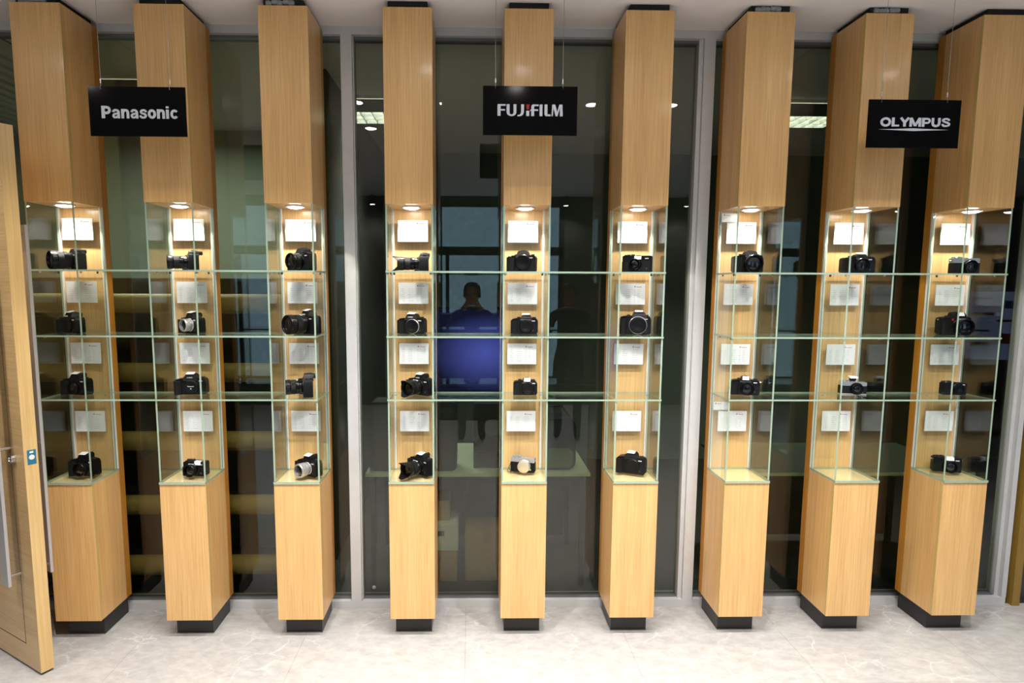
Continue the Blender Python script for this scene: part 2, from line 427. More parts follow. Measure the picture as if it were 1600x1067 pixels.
# info cards
CZ = [2.012, 1.706, 1.402, 1.055]
PAP = [paper_mat('printed_sheet_%d' % k, k, cols=2 if k % 2 else 1) for k in range(4)]
RW = ['top', 'second', 'third', 'bottom']
for i in range(9):
    for r in range(4):
        z = CZ[r] + (-.0 if i < 7 else .0)
        o = empty('info_card', (PX[i] + .108, .2000, z), label='white printed card in clear holder, %s compartment of %s' % (RW[r], pil(i)), cat='card', group='info cards on the backboards')
        h = MB().box(-.080, .080, .0045, .0085, -.0575, .0575).bevel(.001, 1).build('card_holder', ACRYL, o)
        MB().box(-.074, .074, .0, .0035, -.0525, .0525).build('card_paper', PAP[(i * 5 + r * 3) % 4], o, smooth=False)
        for sx in (-.075, .075):
            MB().lathe([(.004, .0095), (.004, .0278)], 'y', (sx, 0, 0), 10).build('stand_off', ACRYL, h)
for k, z in ((0, 2.085), (1, 1.136)):
    o = empty('price_tag', (PX[6] + .043, .194, z), label='small white tag overlapping the card, %s compartment of seventh pillar' % ('top' if k == 0 else 'bottom'), cat='tag', group='small white tags')
    MB().box(-.039, .039, 0, .0015, -.021, .021).build('tag_paper', plain('tag_paper', (226, 228, 232), .6), o, smooth=False)
    MB().box(-.030, -.024, -.0006, 0, .010, .016).build('tag_mark', plain('tag_print', (70, 60, 70), .6), o, smooth=False)
    MB().box(-.020, .002, -.0006, 0, .010, .013).build('tag_text', plain('tag_print_b', (150, 150, 160), .6), o, smooth=False)

# ------------------------------------------------------------------ hanging signs
def text_mesh(name, s, size, mat, parent, loc, depth=.0012, xs=1.0, off=.0, shear=0, space=1.0):
    c = bpy.data.curves.new(name, 'FONT'); c.body = s; c.size = size; c.offset = off; c.extrude = depth / 2; c.space_character = space
    c.align_x = 'CENTER'; c.align_y = 'CENTER'; c.shear = shear; c.resolution_u = 6
    t = bpy.data.objects.new(name, c); COL.objects.link(t)
    dg = bpy.context.evaluated_depsgraph_get()
    me = bpy.data.meshes.new_from_object(t.evaluated_get(dg)); bpy.data.objects.remove(t)
    me.transform(Matrix.Scale(xs, 4, (1, 0, 0))); me.transform(Matrix.Rotation(pi / 2, 4, 'X'))
    xsv = [v.co.x for v in me.vertices]; zs = [v.co.z for v in me.vertices]
    me.transform(Matrix.Translation((-(min(xsv) + max(xsv)) / 2, 0, -(min(zs) + max(zs)) / 2)))
    me.name = name; me.materials.clear(); me.materials.append(mat)
    o = bpy.data.objects.new(name, me); COL.objects.link(o); o.parent = parent; o.location = loc
    return o, (max(xsv) - min(xsv), max(zs) - min(zs))
def fit_text(name, s, w, h, mat, parent, loc, off=.02, space=1.0):
    o, (cw, ch) = text_mesh(name, s, .1, mat, parent, loc, off=off * .1, space=space)
    o.data.transform(Matrix.Diagonal((w / cw, 1, h / ch, 1)))
    return o
def sign(x, z, label):
    t = empty('hanging_sign', (x, -.2, z), label=label, cat='sign', group='hanging brand signs')
    MB().box(-.2, .2, 0, .006, -.1, .1).bevel(.001, 1).build('sign_board', SIGNB, t)
    for sx in (-.147, .138):
        w = MB().tube([(sx, .003, .102), (sx - .001, .003, .25), (sx, .003, ZC - z)], .0009, 6).build('cable', STEEL, t)
        MB().lathe([(.0015, .112), (.003, .114), (.003, .130), (.0015, .132)], 'z', (sx, .003, 0), 10).build('cable_clamp', CHROME, w)
        MB().tube([(sx, -.001, .088), (sx - .001, -.003, .096), (sx, .001, .104), (sx, .008, .100), (sx, .008, .090)], .0012, 6).build('hook', CHROME, w)
    return t
def spline(P, n=5):
    o = []
    for i in range(len(P) - 1):
        p0, p1, p2, p3 = P[max(i - 1, 0)], P[i], P[i + 1], P[min(i + 2, len(P) - 1)]
        for k in range(n):
            t = k / n
            o.append(tuple(.5 * (2 * p1[j] + (p2[j] - p0[j]) * t + (2 * p0[j] - 5 * p1[j] + 4 * p2[j] - p3[j]) * t * t + (3 * p1[j] - p0[j] - 3 * p2[j] + p3[j]) * t ** 3) for j in (0, 1)))
    return o + [P[-1]]
def arc(cx, cy, rx, ry, a0, a1, n=22): return [(cx + rx * cos(radians(a0 + (a1 - a0) * k / n)), cy + ry * sin(radians(a0 + (a1 - a0) * k / n))) for k in range(n + 1)]
GLY = {
 'P': (.80, [([(.14, 0), (.14, 1)], .28), ([(.14, .89), (.42, .89)] + arc(.42, .66, .21, .23, 90, -90, 12)[1:-1] + [(.42, .43), (.14, .43)], .22)]),
 'a': (.70, [(spline([(.52, 0), (.52, .42), (.49, .58), (.33, .67), (.17, .63), (.10, .50)]), .19), (spline([(.50, .42), (.30, .37), (.14, .30), (.11, .19), (.18, .09), (.32, .09), (.45, .17), (.50, .30)]), .17)]),
 'n': (.70, [([(.12, 0), (.12, .76)], .23), (spline([(.14, .48), (.22, .62), (.36, .66), (.48, .60), (.52, .46), (.52, .2), (.52, 0)]), .22)]),
 's': (.63, [(spline([(.53, .53), (.43, .65), (.28, .675), (.14, .60), (.15, .47), (.29, .40), (.43, .34), (.49, .22), (.42, .11), (.28, .08), (.14, .11), (.05, .24)]), .175)]),
 'o': (.70, [(arc(.33, .375, .215, .285, 0, 360, 30), .215)]),
 'i': (.32, [([(.12, 0), (.12, .74)], .23), ([(.12, .85), (.12, 1)], .23)]),
 'c': (.64, [(arc(.33, .375, .215, .285, 38, 322, 26), .205)]),
 'O': (1.14, [(arc(.55, .5, .41, .40, 0, 360, 34), .27)]),
 'L': (.80, [([(.15, 0), (.15, 1)], .29), ([(.15, .11), (.76, .11)], .22)]),
 'Y': (.96, [([(.10, 1), (.50, .46)], .27), ([(.90, 1), (.50, .46)], .27), ([(.50, .52), (.50, 0)], .29)]),
 'M': (1.24, [([(.15, 0), (.15, 1)], .27), ([(1.05, 0), (1.05, 1)], .27), ([(.18, .98), (.60, .08)], .26), ([(1.02, .98), (.60, .08)], .26)]),
 'Q': (.94, [([(.15, 0), (.15, 1)], .29), ([(.15, .885), (.55, .885)] + arc(.55, .66, .23, .225, 90, -90, 12)[1:-1] + [(.55, .435), (.15, .435)], .23)]),
 'U': (1.00, [(spline([(.16, 1), (.16, .7), (.16, .42), (.22, .20), (.40, .105), (.56, .105), (.74, .20), (.80, .42), (.80, .7), (.80, 1)]), .27)]),
 'S': (.96, [(spline([(.80, .70), (.68, .85), (.46, .90), (.22, .83), (.18, .68), (.34, .57), (.62, .46), (.80, .33), (.74, .17), (.50, .10), (.24, .14), (.12, .32)]), .22)]),
}
def stroke_text(word, w, h, parent, loc, k=1.0):
    mb = MB(); x = 0; polys = []
    for ch in word:
        adv, st = GLY[ch]
        for P, wd_ in st:
            n = len(P); closed = abs(P[0][0] - P[-1][0]) + abs(P[0][1] - P[-1][1]) < 1e-6; Lf, Rt = [], []
            for i in range(n):
                a = P[i - 1] if i else (P[-2] if closed else P[0]); b_ = P[i + 1] if i < n - 1 else (P[1] if closed else P[-1])
                dx, dz = b_[0] - a[0], b_[1] - a[1]; l_ = math.hypot(dx, dz) or 1
                nx, nz = -dz / l_ * wd_ / 2 * k, dx / l_ * wd_ / 2 * k
                Lf.append((P[i][0] + nx + x, P[i][1] + nz)); Rt.append((P[i][0] - nx + x, P[i][1] - nz))
            polys.append((Lf, Rt))
        x += adv
    tot_ = x - .06
    f = lambda p: ((p[0] / tot_ - .5) * w, (p[1] - .5) * h)
    for q, (Lf, Rt) in enumerate(polys):
        e = -.0012 - q * .00001
        for i in range(len(Lf) - 1): mb.prism([f(Lf[i]), f(Lf[i + 1]), f(Rt[i + 1]), f(Rt[i])], 'y', e, -.0001)
    o = mb.build('lettering', SIGNW, parent, smooth=False); o.location = loc
    return o
s1 = sign(-1.521, 2.463, 'black hanging sign with white lettering between the first two pillars')
stroke_text('Panasonic', .316, .050, s1, (.008, 0, -.003), .92)
s2 = sign(.1245, 2.482, 'black hanging sign in front of fifth pillar, white lettering with one red stroke')
s3 = sign(1.7765, 2.443, 'black hanging sign in front of eighth pillar, lettering underlined by a white swoosh')
stroke_text('OLYMQUS', .305, .037, s3, (.005, 0, .007), .92)
sw = MB().prism([(-.152, -.0005), (-.05, .003), (0, .0048), (.05, .003), (.152, -.0005), (.05, -.004), (0, -.0062), (-.05, -.004)], 'y', -.0012, -.0001)
o = sw.build('swoosh', SIGNW, s3); o.location = (0, 0, -.0235)
# custom capital letters built from strokes (units: cap height 1)
def strokes():
    L = []
    def add(*p): L.append(list(p))
    t = .16; v = .30
    x = 0
    add((x, 0), (x + v, 0), (x + v, .45), (x + .72, .45), (x + .72, .58), (x + v, .58), (x + v, .86), (x + .78, .86), (x + .78, 1), (x + .06, 1), (x, .94)); x += .88
    n = 8
    outer = [(x, 1), (x, .32)] + [(x + .47 - .47 * cos(a), .32 - .34 * sin(a)) for a in [pi / n * k for k in range(1, n)]] + [(x + .94, .32), (x + .94, 1)]
    inner = [(x + .66, 1), (x + .66, .30)] + [(x + .47 + .19 * cos(a), .30 - .18 * sin(a)) for a in [pi / n * k for k in range(1, n)]] + [(x + .28, .30), (x + .28, 1)]
    L.append(outer + inner); x += 1.03
    add((x + .36, 1), (x + .64, 1), (x + .64, .35), (x + .58, .15), (x + .42, .02), (x + .2, -.03), (x + .02, -.03), (x + .02, .09), (x + .14, .09), (x + .28, .14), (x + .35, .26), (x + .36, .4)); x += .86
    xi = x
    add((x, 0), (x + .29, 0), (x + .29, .45), (x + .03, .45), (x, .42)); x += .42
    add((x + .06, 0), (x + .34, 0), (x + .34, .45), (x + .72, .45), (x + .72, .58), (x + .34, .58), (x + .34, .80), (x + .40, .86), (x + .76, .86), (x + .76, 1), (x + .2, 1), (x + .08, .9), (x + .06, .75), (x + .06, .58), (x - .06, .5), (x - .06, .45), (x + .06, .45)); x += .86
    add((x, 0), (x + .28, 0), (x + .28, 1), (x, 1)); x += .48
    add((x, 1), (x + .28, 1), (x + .28, .16), (x + .6, .16), (x + .6, 0), (x + .14, 0), (x, .12)); x += .68
    add((x, 0), (x + .13, 0), (x + .17, .72), (x + .40, 0), (x + .58, 0), (x + .80, .72), (x + .80, 0), (x + 1.08, 0), (x + 1.04, 1), (x + .74, 1), (x + .54, .36), (x + .34, 1), (x + .05, 1)); x += 1.08
    return L, xi, x
L, xi, tot = strokes()
kx, kz = .277 / tot, .0475
mb = MB()
for P in L: mb.prism([((p[0] - tot / 2) * kx, (p[1] - .5) * kz) for p in P], 'y', -.0012, -.0001)
o = mb.build('lettering', SIGNW, s2, smooth=False); o.location = (0, 0, .002)
o = MB().prism([((p[0] + xi - tot / 2) * kx, (p[1] - .5) * kz) for p in ((.02, .56), (.26, .56), (.32, 1), (0, 1))], 'y', -.0012, -.0001).build('red_stroke', SIGNR, s2, smooth=False); o.location = (0, 0, .002)

# ------------------------------------------------------------------ cameras
CB = plain('camera_black_plastic', (13, 13, 15), .42, spec=.22, bump=.15, bscale=900)
CL = plain('camera_leatherette', (12, 12, 13), .62, spec=.22, bump=.8, bscale=1400)
CG = plain('lens_black_metal', (12, 12, 14), .24, spec=.22)
CR = plain('lens_rubber', (14, 14, 15), .55, spec=.22)
CS = plain('camera_silver', (206, 206, 208), .28, metal=.75)
CW = plain('white_sticker', (236, 236, 238), .5)
CRED = plain('camera_red', (176, 20, 36), .4)
CGLS = plain('front_glass', (7, 6, 12), .14, spec=.8)
CGRY = plain('camera_dark_grey', (44, 46, 52), .4)
LETW = plain('camera_lettering', (205, 205, 205), .5)
CAPS = plain('beige_lens_cap', (206, 192, 168), .35, metal=.4)

def cyl(name, mat, parent, r, h, c, axis='z', n=20, rib=0, ch=.0008):
    mb = MB()
    if rib:
        pts = []
        for k in range(rib * 2):
            rr = r if k % 2 else r * .94
            for j in (0, 1):
                a = 2 * pi * (k + j * .8) / (rib * 2); pts.append((c[0] + rr * cos(a), c[1] + rr * sin(a)))
        mb.prism(pts, 'z', c[2], c[2] + h)
    else:
        mb.lathe([(r - ch, 0), (r, ch), (r, h - ch), (r - ch, h)], axis, c, n)
    return mb.build(name, mat, parent)

def camera(loc, theta, label, cat='camera', W=.13, H=.092, D=.045, style='slr', hump=(.048, .03), hx=0.0, grip=.022, silver=False,
           lens=None, lx=.008, lz=None, lmat=None, hood=None, cap=None, sticker='hump', red=False, letter=False, eyecup=.020, mount=None, lugs=False,
           tele=0, bottomsilver=False, flash=False, strap=False, bright=False, name='digital_camera'):
    """front faces -y; grip on -x"""
    t = empty(name, loc, -radians(theta), label=label, cat=cat, group='cameras on display')
    sh = H                                           # shoulder height
    yf, yb = -D / 2, D / 2
    r = .010 if style == 'slr' else .006
    # body shell
    if silver:
        zc = sh * .70
        MB().prism(rrect(-W / 2, W / 2, .0, zc, .005), 'y', yf, yb).bevel(.003, 2).build('camera_body', CL, t)
        MB().prism(rrect(-W / 2, W / 2, zc, sh, .004), 'y', yf + .001, yb - .001).bevel(.002, 2).build('top_plate', CS, t)
        if bottomsilver: MB().prism(rrect(-W / 2, W / 2, -.0001, .006, .002), 'y', yf - .0005, yb + .0005).bevel(.001, 1).build('bottom_plate', CS, t)
    else:
        out = [(-W / 2 + r, 0), (W / 2 - r * .6, 0), (W / 2, r * .8), (W / 2, sh * .80), (W / 2 - .006, sh * .955), (W / 2 - .014, sh * .985), (W * .2, sh), (-W * .2, sh),
               (-W / 2 + .016, sh * .97), (-W / 2 + .004, sh * .92), (-W / 2, sh * .82), (-W / 2, r)]
        if style != 'slr': out = rrect(-W / 2, W / 2, 0, sh, .006)
        MB().prism(out, 'y', yf, yb).bevel(.0035, 2).build('camera_body', CB, t)
        MB().prism(rrect(-W / 2 + .004, W / 2 - .003, .006, sh * .68, .004), 'y', yf - .0012, yf + .002).bevel(.0008, 1).build('leather_panel', CL, t)
    if grip:
        gx0, gx1 = -W / 2 - .001, -W / 2 + .036
        pts = [(gx0, yf + .012), (gx0, yf - grip * .55), (gx0 + .006, yf - grip * .92), (gx0 + .014, yf - grip), (gx1 - .012, yf - grip * .82), (gx1 - .004, yf - grip * .35), (gx1, yf + .002)]
        MB().prism(pts, 'z', .001, sh * (.86 if style == 'slr' else .64)).bevel(.004, 2).build('grip', CL, t)
        cyl('shutter_button', CS if silver or red else CB, t, .0055, .005, (gx0 + .016, yf - grip * (.35 if style == 'slr' else .0) + .006, sh * (.90 if style == 'slr' else .995)), n=16)
    else:
        cyl('shutter_button', CS, t, .0052, .004, (-W / 2 + .020, -.006, sh), n=16)
    # viewfinder hump
    if hump:
        hw, hh = hump[0] * 1.16, hump[1] * .74
        pf = [(hx - hw / 2 - .004, sh - .012), (hx + hw / 2 + .004, sh - .012), (hx + hw / 2 - .003, sh + hh * .62), (hx + hw / 2 - .010, sh + hh * .97), (hx + hw / 2 - .014, sh + hh), (hx - hw / 2 + .014, sh + hh), (hx - hw / 2 + .010, sh + hh * .97), (hx - hw / 2 + .003, sh + hh * .62)]
        mb = MB().prism(pf, 'y', yf - .004, yb + .004)
        for v in mb.bm.verts:                          # sloped brow
            if v.co.y < 0 and v.co.z > sh + hh * .5: v.co.y += .011
        hb = mb.bevel(.002, 2).build('viewfinder_hump', CB, t)
        cyl('eyepiece', CR, hb, min(hw, hh * 1.5) * .40, eyecup, (hx, yb + .002, sh + hh * .38), 'y', 20, ch=.002)
        MB().box(hx - .010, hx + .010, -.006, yb - .004, sh + hh, sh + hh + .0025).bevel(.0006, 1).build('hot_shoe', CGRY, hb)
        if letter: fit_text('lettering', 'LUMIX', .026, .0055, LETW, hb, (hx, yf - .0048, sh + hh * .22), off=.02)
        if sticker == 'hump':
            mb = MB().box(-.019, .019, -.015, .015, 0, .0007).xf(Matrix.Translation((hx - .002, yf + .016, sh + hh + .0032)) @ Matrix.Rotation(radians(14), 4, 'X'))
            mb.build('sticker', CW, t, smooth=False)
        if sticker == 'brow':
            mb = MB().box(-.015, .015, -.0006, 0, -.010, .010).xf(Matrix.Translation((hx, yf - .0015, sh + hh * .62)) @ Matrix.Rotation(radians(-24), 4, 'X'))
            mb.build('sticker', CW, t, smooth=False)
    else:
        MB().box(hx - .010, hx + .010, -.010, .010, sh, sh + .003).bevel(.0006, 1).build('hot_shoe', CGRY if not silver else CS, t)
        if sticker == 'hump':
            MB().box(-.017, .017, -.0006, .0, -.009, .009).xf(Matrix.Translation((hx, yf - .002, sh - .004)) @ Matrix.Rotation(radians(-18), 4, 'X')).build('sticker', CW, t, smooth=False)
            MB().box(-.017, .017, -.014, .006, 0, .0006).xf(Matrix.Translation((hx, yf + .012, sh + .0036))).build('sticker_top', CW, t, smooth=False)
        cyl('eyepiece', CR, t, .010, .006, (W / 2 - .022, yb, sh - .014), 'y', 16)
    if sticker == 'front':
        MB().box(-.016, .016, -.0007, 0, -.008, .008).xf(Matrix.Translation((hx, yf - .003, sh - .010)) @ Matrix.Rotation(radians(-20), 4, 'X')).build('sticker', CW, t, smooth=False)
    if sticker == 'side':
        MB().box(-.0008, 0, -.010, .010, .012, .052).xf(Matrix.Translation((-W / 2 - .0012, .004, .008))).build('sticker', CW, t, smooth=False)
    if flash:
        f = MB().prism(rrect(-.013, .013, sh + .006, sh + .020, .003), 'y', -.012, .012).bevel(.001, 1).build('accessory_block', CB, t)
        MB().prism(rrect(-.020, .020, sh + .018, sh + .028, .004), 'y', -.016, .014).bevel(.002, 1).build('block_cover', CW, f)
        MB().box(-.009, .009, -.008, .008, sh, sh + .0062).build('shoe_foot', CGRY, f)
    # dials
    dm = CS if silver else CGRY
    dx = W / 2 - .020
    cyl('mode_dial', dm, t, .0095, .008, (dx if style == 'slr' else -W * .16, .004, sh * (.965 if style == 'slr' and not silver else 1)), rib=18)
    cyl('command_dial', dm, t, .0085, .007, (-W * .22 if style == 'slr' else -W * .30, .006, sh * (.98 if style == 'slr' and not silver else 1)), rib=16)
    if style == 'rf': cyl('exposure_dial', dm, t, .008, .006, (-W * .40, .006, sh), rib=16)
    if red:
        cyl('record_button', CRED, t, .004, .003, (dx - .003, yf + .004, sh * .96), n=14)
        cyl('front_badge', CRED, t, .004, .001, (W * .27, yf - .001, .018), 'y', n=14)
    else:
        cyl('front_button', CGRY if not silver else CS, t, .0045, .002, (W * .33, yf - .0018, H * .22), 'y', n=14)
    if not silver:
        MB().box(W * .27, W * .27 + .017, yf - .0008, yf + .001, sh * .80, sh * .80 + .005).build('model_badge', LETW, t, smooth=False)
    if lugs:
        for sx in (-1, 1):
            MB().lathe([(.001, 0), (.003, .001), (.0038, .004), (.003, .007), (.001, .008)], 'x', (sx * (W / 2) - (.008 if sx < 0 else 0), 0, sh * .84), 12).build('strap_lug', CS, t)
    if strap:
        pts = [(-W / 2 - .001, 0, sh * .6), (-W / 2 - .010, -.010, sh * .25), (-W / 2 - .016, -.020, .002), (-W / 2 - .006, -.034, .002), (-W / 2 + .010, -.036, .002), (-W / 2 + .004, -.026, .002), (-W / 2 - .006, -.014, .006), (-W / 2 - .008, -.006, sh * .2)]
        q = []
        for a, b_ in zip(pts[:-1], pts[1:]):
            for k in range(4): q.append(tuple(a[j] + (b_[j] - a[j]) * k / 4 for j in range(3)))
        MB().tube(q + [pts[-1]], .0016, 7).build('wrist_strap', plain('brown_strap', (58, 34, 24), .6), t)
    # mount, cap or lens
    lz = lz if lz is not None else H * .47
    mr = mount or .030
    mr = min(mr, lz - .002)
    mt = MB().lathe([(mr * .80, yf + .004), (mr + .002, yf + .004), (mr + .002, yf - .003), (mr, yf - .005), (mr * .80, yf - .005)], 'y', (lx, 0, lz), 36, caps=False).build('lens_mount', CS if (lmat is CS or bright) else CG, t)
    if not lens:
        MB().lathe([(mr * .985, yf - .003), (mr * .985, yf - .0085), (mr * .95, yf - .0095), (mr * .55, yf - .0095), (mr * .5, yf - .0085), (.001, yf - .0085)], 'y', (lx, 0, lz), 36).build('body_cap', CB if not cap else cap, t)
        if letter == 'cap':
            fit_text('lettering', 'Panasonic', .030, .006, LETW, t, (lx, yf - .0102, lz + .004), off=.02)
            cyl('cap_mark', LETW, t, .0035, .0006, (lx, yf - .0102, lz - .008), 'y', n=14)
    else:
        R, Ln = lens
        R = min(R, lz - .001)
        y0 = yf - .004
        lm = lmat or CG
        prof = [(mr * .9, y0), (R * .86, y0 - .003), (R * .86, y0 - Ln * .16), (R * .96, y0 - Ln * .20), (R * .96, y0 - Ln * .36), (R * .93, y0 - Ln * .38), (R * .93, y0 - Ln * .68), (R, y0 - Ln * .72), (R, y0 - Ln + .002), (R - .0015, y0 - Ln), (R * .82, y0 - Ln), (R * .78, y0 - Ln + min(.010, Ln * .3)), (R * .55, y0 - Ln + min(.013, Ln * .4)), (.001, y0 - Ln + min(.013, Ln * .4))]
        lo = MB().lathe(prof, 'y', (lx, 0, lz), 40).build('lens', [lm], t)
        # ribbed rings
        def ring(nm, a, b_, rr, mat, n=44):
            mb = MB(); ra = []
            for yy in (a, b_):
                ra.append([mb.bm.verts.new((lx + (rr if k % 2 else rr * .975) * cos(pi * k / n), y0 - Ln * yy, lz + (rr if k % 2 else rr * .975) * sin(pi * k / n))) for k in range(2 * n)])
                ra.append([mb.bm.verts.new((lx + rr * .90 * cos(pi * k / n), y0 - Ln * yy, lz + rr * .90 * sin(pi * k / n))) for k in range(2 * n)])
            for A, B_ in ((ra[0], ra[2]), (ra[0], ra[1]), (ra[2], ra[3])):
                for k in range(2 * n): mb.bm.faces.new((A[k], A[(k + 1) % (2 * n)], B_[(k + 1) % (2 * n)], B_[k]))
            mb.build(nm, mat, lo, smooth=False)
        if Ln > .022:
            ring('focus_ring', .74, .93, R * 1.012, lm if lmat else CR)
            ring('zoom_ring', .40, .66, R * .975, lm if lmat else CR)
        MB().lathe([(R * .76, y0 - Ln + .0085), (R * .6, y0 - Ln + .006), (R * .3, y0 - Ln + .0042), (.001, y0 - Ln + .0036)], 'y', (lx, 0, lz), 32, caps=False).build('front_element', CGLS, lo)
        if Ln > .03 and not lmat:
            MB().box(lx - R * .45, lx + R * .45, y0 - Ln * .30 - .002, y0 - Ln * .30 + .002, lz + R * .885, lz + R * .985).build('lens_scale', LETW, lo)
        if cap:
            MB().lathe([(R + .0015, y0 - Ln + .004), (R + .0015, y0 - Ln - .003), (R - .001, y0 - Ln - .0045), (.001, y0 - Ln - .0045)], 'y', (lx, 0, lz), 36).build('lens_cap', cap, lo)
        if sticker == 'lens':
            mb = MB(); ra = []
            for yy in (.20, .44):
                ra.append([mb.bm.verts.new((lx + R * 1.0 * cos(pi + a), y0 - Ln * yy, lz + R * 1.0 * sin(pi + a))) for a in [-.75 + .25 * k for k in range(7)]])
            for k in range(6): mb.bm.faces.new((ra[0][k], ra[0][k + 1], ra[1][k + 1], ra[1][k]))
            mb.build('sticker', CW, lo)
        if hood:
            mb = MB(); n = 64; hr0, hr1 = R * 1.02, min(R * 1.16, lz + .004); L0, dL = hood
            G = []
            for j, (rr0, q) in enumerate(((hr0, 0), (hr1, 1), (hr1 * .965, 1), (hr0 * .965, 0))):
                rg = []
                for k in range(n):
                    a = 2 * pi * k / n + pi / 2
                    e = max(0., min(1., .5 + 1.5 * cos(2 * a) * -.5)) 
                    L_ = L0 + dL * e
                    rr = rr0
                    rg.append(mb.bm.verts.new((lx + rr * cos(a), y0 - Ln + .006 - q * L_, max(lz + rr * sin(a), .0008))))
                G.append(rg)
            for A, B_ in ((G[0], G[1]), (G[1], G[2]), (G[2], G[3]), (G[3], G[0])):
                for k in range(n): mb.bm.faces.new((A[k], A[(k + 1) % n], B_[(k + 1) % n], B_[k]))
            mb.build('lens_hood', CR, lo)
    return t

